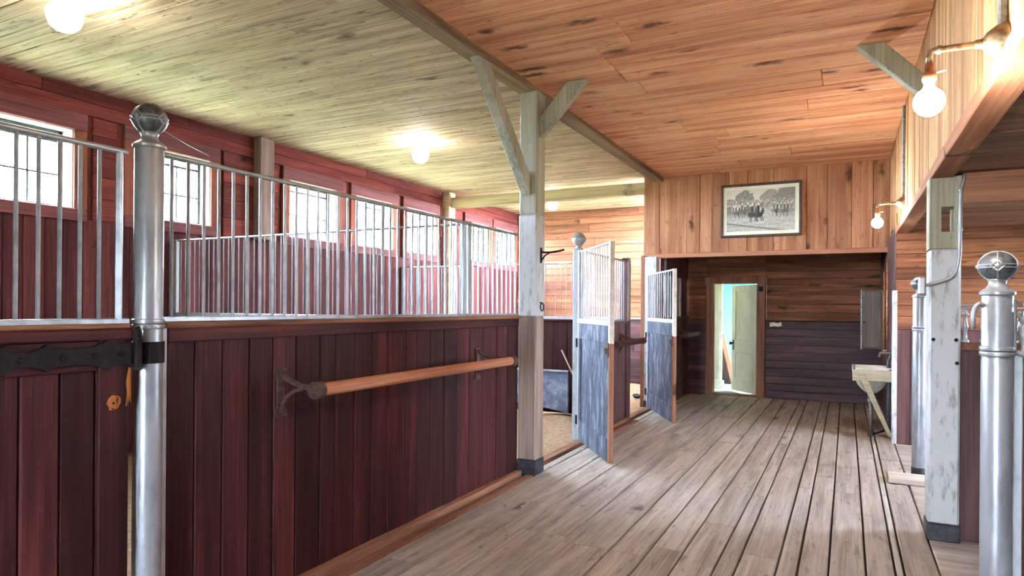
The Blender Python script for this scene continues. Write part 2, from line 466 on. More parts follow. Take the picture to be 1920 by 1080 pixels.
# ceilings
ceil = struct(box('ceiling', (XW - .3, Y0, ZC + .03), (-2.66, YF + .1, ZC + .15), 'slabdark', bev=0))
e = splits(Y0, YF, .125, .12)
for a, b in zip(e[:-1], e[1:]):
    j = random.uniform(-5.6, -3.4); dz = random.uniform(-.003, .003)
    box('board', (XW - .05, a + .002, ZC + dz), (j - .001, b - .002, ZC + .03 + dz), 'ceil_olive', ceil, bev=.004)
    box('board', (j + .001, a + .002, ZC + dz), (-2.66, b - .002, ZC + .03 + dz), 'ceil_olive', ceil, bev=.004)
ceil2 = struct(box('ceiling_aisle', (-2.62, Y0, ZCR + .03), (XR + .05, YH + .1, ZCR + .15), 'slabdark', bev=0))
e = [YH]
while e[-1] > Y0: e.append(e[-1] - random.uniform(.34, .48))
for a, b in zip(e[1:], e[:-1]):
    dz = random.uniform(-.003, .003); j = random.uniform(-1.9, -.2)
    box('board', (-2.6, a + .002, ZCR + dz), (j - .001, b - .002, ZCR + .03 + dz), 'ceil_orange', ceil2, bev=.009)
    box('board', (j + .001, a + .002, ZCR + dz), (XR, b - .002, ZCR + .03 + dz), 'ceil_orange', ceil2, bev=.009)
ceil3 = struct(box('ceiling_bay', (XR + .05, Y0, ZL + .05), (3.9, 8.7, ZL + .15), 'slabdark', bev=0))
e = splits(Y0, 8.6, .17, .15)
for a, b in zip(e[:-1], e[1:]):
    dz = random.uniform(-.003, .003)
    box('board', (XR + .05, a + .002, ZL + .02 + dz), (3.8, b - .002, ZL + .05 + dz), 'ceil_brown', ceil3, bev=.004)
ceil4 = struct(box('ceiling_passage', (-2.75, YH + .05, 2.44), (XR + .1, YB + .1, 2.55), 'slabdark', bev=0))
for a, b in zip(*[(lambda q: (q[:-1], q[1:]))(splits(YH + .06, YB, .2))][0]):
    box('board', (-2.7, a + .002, 2.41), (XR, b - .002, 2.44), 'ceil_brown', ceil4)
# long beam between the two ceilings
beam = struct(box('trim_1', (-2.68, Y0, 3.44), (-2.52, YH + .02, ZC + .1), 'beam_y', bev=.008))

# --- window wall (left)
WIN = [(2.78, 3.66), (4.28, 5.15), (6.36, 7.23), (7.66, 8.53), (8.93, 9.76), (10.87, 11.70), (12.0, 12.84)]
ZW0, ZW1 = 2.40, 3.12
sl = [((XW - .25, Y0, -.4), (XW - .03, YF + .1, ZW0 - .04)), ((XW - .25, Y0, ZW1 + .04), (XW - .03, YF + .1, ZC + .1))]
ed = [Y0] + [v for wv in WIN for v in (wv[0] - .03, wv[1] + .03)] + [YF + .1]
for i in range(0, len(ed), 2):
    sl.append(((XW - .25, ed[i], ZW0 - .05), (XW - .03, ed[i + 1], ZW1 + .05)))
wl = struct(boxes('wall_left', sl, 'outer', bev=0, center=(XW - .14, 5, 1.5)))
e = splits(0.4, YF, .16, .12)
for a, b in zip(e[:-1], e[1:]):
    dx = random.uniform(-.003, .003)
    box('board', (XW - .03 + dx, a + .002, 0), (XW + dx, b - .002, 2.30), 'wallred_z', wl)
for k, (z0, z1) in enumerate(((3.29, 3.42), (3.42, ZC + .01))):
    ys = [0.4, 2.9 + .5 * k, 5.9, 8.6 - .7 * k, YF]
    for a, b in zip(ys[:-1], ys[1:]):
        box('board', (XW - .03, a + .002, z0 + .002), (XW + random.uniform(-.003, .003), b - .002, z1 - .002), 'wallred_y', wl)
for i in range(0, len(ed), 2):
    a, b = max(.4, ed[i] + .03), min(YF, ed[i + 1] - .03)
    if b - a < .05: continue
    a2, b2 = a + (.13 if i else 0), b - (.13 if i + 2 < len(ed) else 0)
    if b2 - a2 < .05: continue
    zz = [2.30, 2.52, 2.73, 2.93, 3.12, 3.29]
    for z0, z1 in zip(zz[:-1], zz[1:]):
        box('board', (XW - .03, a2 + .002, z0 + .002), (XW + random.uniform(-.003, .003), b2 - .002, z1 - .002), 'wallred_y', wl)

for n, (a, b) in enumerate(WIN):
    wn = struct(boxes('window_%d' % (n + 1), [((XW - .24, a, ZW0 - .03), (XW, b, ZW0)), ((XW - .24, a, ZW1), (XW, b, ZW1 + .03)),
                                             ((XW - .24, a - .03, ZW0 - .03), (XW, a, ZW1 + .03)), ((XW - .24, b, ZW0 - .03), (XW, b + .03, ZW1 + .03))],
                      'reveal', bev=.002, center=(XW, (a + b) / 2, ZW0)))
    box('casing', (XW - .02, a - .13, ZW1 + .01), (XW + .025, b + .13, ZW1 + .17), 'casing_y', wn)
    box('casing', (XW - .02, a - .13, ZW0 - .12), (XW + .025, b + .13, ZW0 - .01), 'casing_y', wn)
    box('casing', (XW - .02, a - .13, ZW0 - .01), (XW + .022, a - .01, ZW1 + .01), 'casing_z', wn)
    box('casing', (XW - .02, b + .01, ZW0 - .01), (XW + .022, b + .13, ZW1 + .01), 'casing_z', wn)
    xs = XW - .19
    s = .032
    sash = boxes('sash', [((xs, a, ZW0), (xs + .035, a + s, ZW1)), ((xs, b - s, ZW0), (xs + .035, b, ZW1)),
                          ((xs, a, ZW0), (xs + .035, b, ZW0 + s)), ((xs, a, ZW1 - .03), (xs + .035, b, ZW1)), ((xs, a, ZW1 - .11), (xs + .035, b, ZW1 - .085))],
                 'sash', wn, bev=.003)
    for k in (1, 2):
        yy = a + (b - a) * k / 3
        box('muntin', (xs + .008, yy - .009, ZW0 + s), (xs + .026, yy + .009, ZW1 - .11), 'sash', sash, bev=0)
    zm = (ZW0 + ZW1 - .1) / 2
    box('muntin', (xs + .01, a + s, zm - .008), (xs + .026, b - s, zm + .008), 'sash', sash, bev=0)
    box('pane', (xs + .016, a + s, ZW0 + s), (xs + .019, b - s, ZW1 - .11), 'glass', sash, bev=0)
    box('pane', (xs + .016, a + s, ZW1 - .085), (xs + .019, b - s, ZW1 - .03), 'glass', sash, bev=0)

# upright timbers on the window wall and the tie beam beyond
t2 = struct(box('trim_2', (XW - .02, 5.78, 2.30), (XW + .12, 5.99, ZC), 'post_brown', bev=.006))
t3 = struct(box('trim_3', (XW - .02, 10.0, 0), (XW + .14, 10.2, ZC), 'beam_x', bev=.006))
t4 = struct(box('trim_4', (XW, YH - .02, 3.27), (-2.8, YH + .16, 3.45), 'beam_x', bev=.008))

# --- far wall of the stall side
wf = struct(box('wall_far', (XW - .2, YF + .03, -.4), (-2.4, YF + .2, ZC + .1), 'outer', bev=0))
def hboards(parent, x0, x1, y, z0, z1, wdt, mat, jn=True, thick=.03):
    e = splits(z0, z1, wdt, .12)
    for a, b in zip(e[:-1], e[1:]):
        d = random.uniform(-.003, .003)
        j = random.uniform(x0 + .3 * (x1 - x0), x0 + .7 * (x1 - x0)) if jn else None
        if j:
            box('board', (x0, y + d, a + .002), (j - .001, y + thick, b - .002), mat, parent)
            box('board', (j + .001, y + d, a + .002), (x1, y + thick, b - .002), mat, parent)
        else:
            box('board', (x0, y + d, a + .002), (x1, y + thick, b - .002), mat, parent)
hboards(wf, XW, -2.4, YF, 1.30, ZC, .15, 'orange_x')
hboards(wf, XW, -2.4, YF, 0, 1.28, .16, 'dado_x')
box('dado_rail', (XW, YF - .02, 1.275), (-2.4, YF + .01, 1.305), 'silver_flat', wf)

# --- header over the passage: upright planks, bottom board
hd = struct(box('wall_header', (-2.82, YH + .03, 2.36), (XR + .1, YH + .1, ZC + .1), 'slabdark', bev=0))
hx = [-2.82, -2.573, -2.16, -1.97, -1.79, -1.55, -1.30, -.94, -.51, -.25, .05, .305, XR]
for a, b in zip(hx[:-1], hx[1:]):
    d = random.uniform(-.004, .004)
    box('plank', (a + .002, YH + d, 2.335), (b - .002, YH + .03, ZCR + .04), 'header', hd)
box('lower_board', (-2.82, YH - .012, 2.27), (XR, YH + .1, 2.335), 'header_x', hd)

# --- back wall with the door
wb = struct(boxes('wall_back', [((-2.75, YB + .03, -.1), (-2.1, YB + .12, 2.6)), ((-1.35, YB + .03, -.1), (XR + .3, YB + .12, 2.6)), ((-2.75, YB + .03, 1.96), (XR + .3, YB + .12, 2.6))],
                  'slabdark', bev=0, center=(-1, YB, 1)))
def hb2(x0, x1, z0, z1, wdt, mat):
    e = splits(z0, z1, wdt, .1)
    for a, b in zip(e[:-1], e[1:]):
        d = random.uniform(-.003, .003)
        box('board', (x0, YB + d, a + .002), (x1, YB + .03, b - .002), mat, wb)
hb2(-1.23, XR, 1.31, 2.42, .14, 'orange_x')
hb2(-1.23, XR, 0, 1.30, .13, 'dado_x')
hb2(-2.6, -2.2, 0, 1.30, .13, 'dado_x')
hb2(-2.6, -2.2, 1.31, 2.42, .14, 'orange_x')
hb2(-2.2, -1.23, 2.04, 2.42, .13, 'orange_x')
d1 = struct(boxes('door_1', [((-2.21, YB - .03, 0), (-2.085, YB + .14, 1.94)), ((-1.36, YB - .03, 0), (-1.235, YB + .14, 1.94)), ((-2.24, YB - .035, 1.935), (-1.2, YB + .14, 2.05))],
                  'frame_z', bev=.006, center=(-1.72, YB, 0)))
box('threshold', (-2.085, YB - .02, -.03), (-1.36, YB + .14, .03), 'frame_x', d1)

# --- side wall of the passage on the sink side
wr = struct(box('wall_right', (.5, 8.66, -.1), (.62, YB + .1, 2.5), 'slabdark', bev=0))
e = splits(8.6, YB, .2)
for a, b in zip(e[:-1], e[1:]):
    box('board', (.478, a + .002, 0), (.5, b - .002, 2.42), 'dado_z', wr)
box('corner_board', (.455, 8.565, 0), (.505, 8.64, 1.72), 'white_chip', wr)

# --- lintel wall on the right: upright boards on a bottom beam
wlt = struct(box('wall_lintel', (XR + .03, Y0, ZL + .1), (XR + .1, YH + .2, ZCR + .15), 'slabdark', bev=0))
e = splits(Y0, YH, .15, .2)
for a, b in zip(e[:-1], e[1:]):
    box('board', (XR + random.uniform(-.004, .004), a + .001, ZL + .06), (XR + .03, b - .001, ZCR + .03), 'lintel_z', wlt)
for a, b in ((Y0, 1.2), (1.2, 4.42), (4.42, 8.55), (8.55, YH)):
    box('lower_beam', (XR - .018, a, ZL), (XR + .115, b, ZL + .075), 'lintel_y', wlt, bev=.006)
# --- right bays: far wall and outer wall with window gaps
wbay = struct(box('wall_bay', (.5, 8.63, -.1), (3.9, 8.75, 2.6), 'slabdark', bev=0))
hboards(wbay, .49, 3.8, 8.6, 1.285, ZL + .05, .135, 'orange_x')
e = splits(.49, 3.8, .13)
for a, b in zip(e[:-1], e[1:]):
    box('board', (a + .002, 8.59 + random.uniform(-.003, .003), 0), (b - .002, 8.63, 1.28), 'dado_z', wbay)
woz = [((3.8, Y0, -.4), (3.95, 8.8, 1.15)), ((3.8, Y0, 2.0), (3.95, 8.8, 2.6))]
for a, b in ((Y0, 6.5), (7.2, 8.8)):
    woz.append(((3.8, a, 1.1), (3.95, b, 2.05)))
struct(boxes('wall_outer_offscreen', woz, 'maroon_v', bev=0, center=(3.87, 3, 1)))

# --- near end of the stable behind the camera, with its open doorway
struct(boxes('wall_near_offscreen', [((XW - .3, Y0 - .15, -.4), (-.9, Y0, ZC + .1)), ((-.5, Y0 - .15, -.4), (3.95, Y0, ZC + .1)), ((-.9, Y0 - .15, 2.1), (-.5, Y0, ZC + .1))],
             'wallred_z', bev=0, center=(-1, Y0, 1)))
# --- room behind the open door
rm = struct(boxes('wall_room', [((-2.75, 14.6, -.1), (XR + .3, 14.7, 2.6)), ((-2.5, YB + .12, -.1), (-2.4, 14.6, 2.6)),
                                ((.3, YB + .12, -.1), (.4, 12.5, 2.6)), ((.3, 13.9, -.1), (.4, 14.6, 2.6)), ((.3, 12.5, -.1), (.4, 13.9, .8)), ((.3, 12.5, 2.1), (.4, 13.9, 2.6))],
                  'cream_wall', bev=0, center=(-1, 14.6, 1)))
box('painted_wall', (-2.4, 14.58, 0), (.3, 14.6, 2.5), 'teal_wall', rm, bev=0)
struct(box('ceiling_room', (-2.75, YB + .12, 2.5), (XR + .3, 14.7, 2.6), 'cream_wall', bev=0))
struct(box('floor_room', (-2.75, YB + .1, -.2), (XR + .3, 14.7, 0), 'teal_floor', bev=0))

# ------------------------------------------------------------------ near stall front (planks, ledge, grille)
def grille(parent, pts0, pts1, z0, z1, n, r=.0078, rr=.012, mat='silver_bar', flat_bottom=True, skip_ends=False):
    """Rails from pts0 to pts1 (x,y) with n upright bars between."""
    a, b = Vector((*pts0, 0)), Vector((*pts1, 0))
    g = cyl('top_rail', (*pts0, z1), (*pts1, z1), rr, mat, parent)
    lo = [min(pts0[i], pts1[i]) - .012 for i in (0, 1)]; hi = [max(pts0[i], pts1[i]) + .012 for i in (0, 1)]
    box('bottom_rail', (*lo, z0 - .012), (*hi, z0 + .012), mat, parent)
    for i in range(n):
        t = (i + .5) / n
        p = a.lerp(b, t)
        cyl('bar', (p.x, p.y, z0), (p.x, p.y, z1), r, mat, parent, seg=8)

sf = thing('stall_front', (XS, 3.65, 0), 'dark maroon stall front with tall silver grille, behind the round wooden saddle pole', 'stall front')
pe = [1.905, 2.05, 2.20, 2.356, 2.514, 2.671, 2.854, 2.977, 3.15, 3.311, 3.468, 3.666, 3.79, 3.961, 4.144, 4.316, 4.516, 4.731, 4.962, 5.16, 5.366]
for a, b in zip(pe[:-1], pe[1:]):
    d = random.uniform(-.004, .004)
    box('plank', (XS - .03, a + .002, 0.03), (XS + d, b - .002, 1.37), 'maroon_v', sf, bev=.006)
box('back_board', (XS - .05, 1.9, .03), (XS - .03, 5.366, 1.37), 'maroon_v', sf)
box('top_rail_board', (XS - .06, 1.9, 1.335), (XS + .014, 5.366, 1.40), 'maroon_y', sf)
box('ledge', (XS - .075, 1.88, 1.398), (XS + .03, 5.368, 1.428), 'kerb_y', sf, bev=.008)
grille(sf, (XS - .01, 1.89), (XS - .01, 5.355), 1.435, 2.155, 42)
box('edge_strip', (XS - .03, 1.868, 0), (XS + .012, 1.90, 1.40), 'silver_flat', sf)

# ------------------------------------------------------------------ saddle poles
def saddle_pole(y0, y1, label, z=1.08, x=XS, out=.30, mat='pole'):
    t = thing('saddle_pole', (x, (y0 + y1) / 2, z), label, 'saddle rack', 'saddle poles on the stall fronts')
    n = 14
    cyl('pole', (x + out, y0 + .03, z), (x + out, y1 - .03, z), .034, mat, t, seg=16)
    for s, y in ((1, y0), (-1, y1)):
        yw = y + s * .06
        br = poly('bracket', [(yw - .035, z + .09), (yw + .035, z + .09), (yw + .022, z + .03), (yw + .022, z - .10), (yw + .045, z - .16), (yw - .045, z - .16), (yw - .022, z - .10), (yw - .022, z + .03)],
                  'X', x + .002, x + .018, 'iron_rust', t)
        tube('arm', bez((x + .01, yw, z + .075), (x + .10, yw, z + .0), (x + out, y, z + .012), 8), .014, 'iron_rust', t, radii=[.016 - .0004 * i for i in range(9)])
        tube('stay', bez((x + .012, yw, z - .12), (x + .05, yw, z - .02), (x + .17, yw, z - .004), 6), .011, 'iron_rust', t)
        lathe('cup', ((.01, -.012), (.04, -.010), (.043, .0), (.043, .045), (.036, .05)), (x + out, y, z), 'iron_rust', t, seg=16,
              rot=Vector((0, 0, 1)).rotation_difference(Vector((0, s, 0))))
    return t
saddle_pole(2.49, 4.68, 'round worn wooden saddle pole on iron brackets across the long dark maroon stall front')
saddle_pole(7.30, 8.45, 'saddle pole on the short dark panel between the two open grey stall doors', mat='maroon_y')
saddle_pole(10.35, 11.3, 'saddle pole on the dark passage panel beside the cream door', x=-2.52, mat='cabinet')

# ------------------------------------------------------------------ ball-topped posts
def ball_post(x, y, zcap, rad, label, ring=None, ball=None, base=False, turn=0.0, square=False, latch=False):
    t = thing('ball_post', (x, y, 0), label, 'post')
    br = ball or rad * 1.28
    if square:
        box('shaft', (x - rad, y - rad, 0), (x + rad, y + rad, zcap), 'silver', t, bev=.008)
    else:
        lathe('shaft', ((rad * 1.0, 0), (rad * 1.0, zcap - .01), (rad * .96, zcap)), (x, y, 0), 'silver', t, seg=40)
    cap = lathe('cap', ((rad * 1.0, -.012), (rad * 1.14, -.006), (rad * 1.15, .004), (rad * .95, .014), (rad * .72, .022), (rad * .58, .034), (rad * .56, .046), (rad * .64, .054), (rad * .60, .062)),
                (x, y, zcap), 'silver', t, seg=36)
    zb = zcap + .05 + br * .92
    def surf(th, ph):        # th from straight down, ph around; a little narrower below the middle
        k = 1 - .10 * max(0, math.cos(th)) ** 1.5
        return Vector((br * k * math.sin(th) * math.cos(ph), br * k * math.sin(th) * math.sin(ph), -br * .93 * math.cos(th)))
    b = lathe('ball', tuple((max(.002, surf(math.pi * i / 18, 0).x), surf(math.pi * i / 18, 0).z) for i in range(19)), (x, y, zb), 'cast', t, seg=36)
    c0 = Vector((x, y, zb)); tr = math.radians(turn)
    q36 = [2 * math.pi * i / 40 for i in range(41)]
    for k in range(2):        # two straps over the top
        pts = [c0 + surf(q if q <= math.pi else 2 * math.pi - q, tr + k * math.pi / 2 + (0 if q <= math.pi else math.pi)) * 1.004 for q in q36]
        tube('strap', pts, br * .055, 'silver', b, seg=6, center=c0)
    for dz in (-.10, .10):    # double belt
        pts = [c0 + surf(math.pi / 2 + dz, tr + q) * 1.004 for q in q36]
        tube('strap', pts, br * .04, 'silver', b, seg=6, center=c0)
    for k in range(4):        # lozenge frame with a round boss at each crossing
        ph = tr + k * math.pi / 2
        pts = [c0 + surf(math.pi / 2 + .36 * dv, ph + .36 * du) * 1.02 for du, dv in ((1, 0), (.5, .5), (0, 1), (-.5, .5), (-1, 0), (-.5, -.5), (0, -1), (.5, -.5), (1, 0))]
        tube('lozenge', pts, br * .062, 'silver', b, seg=6, center=c0)
        d = Vector((math.cos(ph), math.sin(ph), 0))
        lathe('boss', ((br * .15, -.004), (br * .15, br * .05), (br * .10, br * .13), (.001, br * .16)), c0 + d * br * .98, 'silver', b, seg=12, rot=Vector((0, 0, 1)).rotation_difference(d))
    if ring:
        for dz in (0, .022):
            lathe('ring', ((rad * .98, -.012), (rad * 1.10, -.008), (rad * 1.13, 0), (rad * 1.10, .008), (rad * .98, .012)), (x, y, ring - dz), 'silver', t, seg=36)
    if base:
        lathe('foot', ((rad * 1.06, 0), (rad * 1.06, .07), (rad * 1.0, .075)), (x, y, 0), 'black', t, seg=36)
    if latch:
        pts = bez((x - rad * .9, y - .04, 1.52), (x - rad - .03, y - .05, 1.55), (x - rad - .035, y - .05, 1.47), 6)
        tube('latch', pts + [pts[-1] + Vector((0, 0, -.05))], .010, 'silver', t)
    return t
bp = ball_post(XS + .02, 1.805, 2.165, .0565, 'tall silver round post with a strapped ball finial beside the iron strap hinge', ring=1.43, ball=.070, turn=13)
ball_post(.568, 3.43, 1.575, .0565, 'waist-high silver round post with strapped ball, collar ring and hooked latch', ring=1.34, ball=.068, base=True, latch=True, turn=-9)
ball_post(.592, 7.05, 1.625, .0565, 'silver round ball post with black foot, behind the white timber post', ring=1.345, ball=.068, base=True)

# smaller faceted finial post beside the first open door
t = thing('finial_post', (-2.72, 7.03, 0), 'slim silver square post with faceted pointed finial beside an open grey stall door', 'post')
box('shaft', (-2.775, 7.02, 0), (-2.672, 7.10, 2.16), 'silver_flat', t, bev=.006)
lathe('neck', ((.045, 0), (.048, .012), (.034, .022), (.032, .04), (.042, .05)), (-2.722, 7.06, 2.16), 'silver', t, seg=24)
lathe('finial', ((.040, 0), (.084, .055), (.088, .080), (.056, .125), (.004, .16)), (-2.722, 7.06, 2.205), 'silver', t, seg=8)

# ------------------------------------------------------------------ near stall door with strap hinge (left edge of the photo)
dr = thing('stall_door', (-2.6, 1.2, 0), 'dark maroon plank stall door with long black iron strap hinge and silver bars', 'stall door')
for a, b in ((.82, .95), (.95, 1.08), (1.08, 1.20), (1.20, 1.313), (1.313, 1.447), (1.447, 1.58)):
    box('plank', (-2.66, a + .002, .10), (-2.618 + random.uniform(-.003, .003), b - .002, 1.26), 'maroon_v', dr, bev=.006)
box('stile', (-2.665, 1.582, .04), (-2.60, 1.705, 1.40), 'maroon_v', dr, bev=.005)
box('stile', (-2.665, .70, .04), (-2.60, .82, 1.40), 'maroon_v', dr, bev=.005)
box('cross_rail', (-2.665, .82, 1.24), (-2.602, 1.581, 1.36), 'maroon_y', dr, bev=.005)
box('cross_rail', (-2.665, .82, .04), (-2.602, 1.581, .12), 'maroon_y', dr, bev=.005)
box('ledge', (-2.67, .70, 1.36), (-2.585, 1.708, 1.405), 'maroon_y', dr, bev=.008)
box('sill_strip', (-2.655, .70, 1.405), (-2.592, 1.705, 1.424), 'kerb_y', dr, bev=.004)
grille(dr, (-2.62, .75), (-2.62, 1.70), 1.432, 2.118, 13)
box('end_bar', (-2.632, 1.655, 1.43), (-2.608, 1.685, 2.12), 'silver_bar', dr, bev=.01)
# strap: scalloped outline in (y, z)
zc = 1.30
up = [(.98, .052), (1.10, .050), (1.20, .030), (1.26, .055), (1.275, .028), (1.33, .026), (1.37, .040), (1.385, .052), (1.40, .036), (1.47, .030), (1.55, .036), (1.59, .050), (1.605, .062), (1.625, .052), (1.645, .040), (1.70, .044)]
sp = poly('strap_hinge', [(y, zc + h) for y, h in up] + [(y, zc - h * .95) for y, h in reversed(up)], 'X', -2.602, -2.584, 'iron', dr)
for y in (1.03, 1.16, 1.30, 1.44, 1.56, 1.66):
    lathe('bolt', ((.012, 0), (.011, .005), (.004, .009)), (-2.585, y, zc), 'iron', sp, seg=10, rot=Vector((0, 0, 1)).rotation_difference(Vector((1, 0, 0))))
cyl('hinge_barrel', (-2.575, 1.722, zc - .065), (-2.575, 1.722, zc + .065), .016, 'iron', sp, seg=14)
rk = random.Random(5)
kp = poly('knot_patch', [(1.640 + (.027 + rk.uniform(-.005, .006)) * math.cos(q), 1.108 + (.030 + rk.uniform(-.005, .006)) * math.sin(q)) for q in [2 * math.pi * i / 14 for i in range(14)]], 'X', -2.602, -2.597, 'raw', dr)
for yy, zz, r_ in ((1.638, 1.107, .0055),):
    lathe('worm_hole', ((r_, 0), (r_ * .8, .0012)), (-2.597, yy, zz), 'iron', kp, seg=10, rot=Vector((0, 0, 1)).rotation_difference(Vector((1, 0, 0))))
poly('crack', [(1.652, 1.128), (1.656, 1.122), (1.653, 1.104), (1.650, 1.112)], 'X', -2.5972, -2.5962, 'iron', kp)
poly('crack', [(1.622, 1.094), (1.634, 1.084), (1.648, 1.082), (1.634, 1.089)], 'X', -2.5972, -2.5962, 'iron', kp)
poly('split_edge', [(1.700, 1.245), (1.7055, 1.24), (1.7065, 1.10), (1.699, 1.115), (1.688, 1.09), (1.694, 1.14), (1.690, 1.19)], 'X', -2.602, -2.590, 'raw', dr)
# clamp of the hinge on the post
cl = lathe('hinge_band', ((.0585, -.045), (.0625, -.045), (.0625, .045), (.0585, .045)), (XS + .02, 1.805, zc), 'iron', bp, seg=36)
tube('gate_hook', bez((-2.60, 1.735, 1.345), (-2.565, 1.735, 1.37), (-2.575, 1.72, 1.41), 6), .010, 'iron', bp)

# ------------------------------------------------------------------ timber post with braces
tp = thing('timber_post', (-2.56, 5.46, 0), 'square timber post with two sloping braces, white painted band and black foot', 'post')
px0, px1, py0, py1 = -2.648, -2.472, 5.37, 5.55
box('shaft', (px0, py0, .13), (px1, py1, 1.42), 'post_brown', tp, bev=.012)
box('painted_band', (px0 - .002, py0 - .002, 1.42), (px1 + .002, py1 + .002, 2.335), 'white_chip', tp, bev=.012)
box('upper_shaft', (px0, py0, 2.335), (px1, py1, 3.44), 'post_green', tp, bev=.012)
box('foot', (px0 - .006, py0 - .006, 0), (px1 + .006, py1 + .006, .135), 'black', tp, bev=.008)
# brace along the stall front, rising towards the camera end
poly('brace', [(5.372, 2.50), (5.372, 2.68), (4.60, 3.44), (4.43, 3.44)], 'X', -2.625, -2.535, 'post_green', tp, bev=.006)
poly('brace', [(-2.474, 3.02), (-2.474, 3.21), (-2.21, 3.493), (-2.03, 3.493)], 'Y', 5.42, 5.51, 'post_green', tp, bev=.006)
# wall bracket hook and ring on the aisle face
hk = thing('wall_hook', (-2.47, 5.46, 1.99), 'dark iron arm hook screwed to the white banded timber post', 'hook')
box('plate', (-2.472, 5.445, 1.90), (-2.462, 5.475, 2.04), 'iron', hk, bev=.003)
tube('arm', bez((-2.465, 5.46, 2.0), (-2.36, 5.46, 1.985), (-2.245, 5.46, 2.015), 8), .009, 'iron', hk)
tube('stay', bez((-2.465, 5.46, 1.92), (-2.43, 5.46, 1.98), (-2.37, 5.46, 1.996), 6), .007, 'iron', hk)
rg = thing('tie_ring', (-2.47, 5.46, 1.52), 'small dark iron tie ring hanging on the timber post below the hook', 'ring')
q = [(-2.458 + .004, 5.46 + .035 * math.cos(a), 1.505 + .035 * math.sin(a)) for a in [2 * math.pi * i / 20 for i in range(21)]]
tube('hoop', q, .006, 'iron', rg, center=(-2.458, 5.46, 1.505))
lathe('staple', ((.012, 0), (.010, .012), (.004, .016)), (-2.474, 5.46, 1.54), 'iron', rg, seg=10, rot=Vector((0, 0, 1)).rotation_difference(Vector((1, 0, 0))))

# brace under the aisle ceiling at the lintel wall
bo = poly('ceiling_brace', [(.05, 3.499), (.23, 3.499), (.499, 3.21), (.499, 3.04)], 'Y', 5.64, 5.75, 'post_green', bev=.006)
tag(bo, 'grey-green timber brace between the orange ceiling and the lintel wall, above a bulb lamp', 'brace')

# ------------------------------------------------------------------ stall partitions inside
def partition(y, x0, x1, label, ztop, zled, n, post_x=None):
    t = thing('stall_partition', ((x0 + x1) / 2, y, 0), label, 'partition')
    e = splits(x0, x1, .17)
    for a, b in zip(e[:-1], e[1:]):
        box('plank', (a + .002, y - .02, 0), (b - .002, y + .02, zled - .03), 'maroon_v', t)
    box('ledge', (x0, y - .045, zled - .035), (x1, y + .045, zled - .01), 'maroon_x', t)
    box('bottom_rail', (x0, y - .02, zled - .012), (x1, y + .02, zled + .03), 'silver_flat', t)
    cyl('top_rail', (x0, y, ztop), (x1, y, ztop), .011, 'silver_bar', t)
    for i in range(n):
        x = x0 + (x1 - x0) * (i + .5) / n
        cyl('bar', (x, y, zled), (x, y, ztop), .0052, 'silver_bar', t, seg=8)
    box('wall_strip', (x0, y - .02, zled), (x0 + .06, y + .02, ztop + .01), 'silver_flat', t)
    if post_x:
        box('end_post', (post_x - .04, y - .035, 0), (post_x + .04, y + .035, ztop + .02), 'silver_flat', t, bev=.006)
    return t
partition(4.71, XW + .01, -2.82, 'inner stall partition of slim silver bars with a square silver end post behind the long stall front', 2.185, 1.39, 50, -2.81)
partition(8.78, XW + .01, -2.72, 'inner stall partition of slim silver bars behind the leaning painted board', 2.13, 1.345, 46)

# short front between the two openings
sg = thing('stall_front', (XS, 7.9, 0), 'short dark stall front with silver grille between the two open grey doors', 'stall front')
e = splits(7.115, 8.66, .15)
for a, b in zip(e[:-1], e[1:]):
    box('plank', (XS - .03, a + .002, .03), (XS + random.uniform(-.003, .003), b - .002, 1.30), 'dado_z', sg, bev=.005)
box('ledge', (XS - .06, 7.11, 1.295), (XS + .02, 8.67, 1.325), 'dado_x', sg)
grille(sg, (XS - .01, 7.12), (XS - .01, 8.62), 1.335, 2.13, 17)
poly('end_post', [(8.62, 0), (8.76, 0), (8.76, 2.13), (8.69, 2.18), (8.62, 2.13)], 'X', XS - .07, XS + .03, 'dado_z', sg, bev=.004)
poly('post_face', [(8.618, 1.33), (8.70, 1.33), (8.70, 2.16), (8.69, 2.175), (8.618, 2.125)], 'X', XS + .028, XS + .036, 'silver_flat', sg)

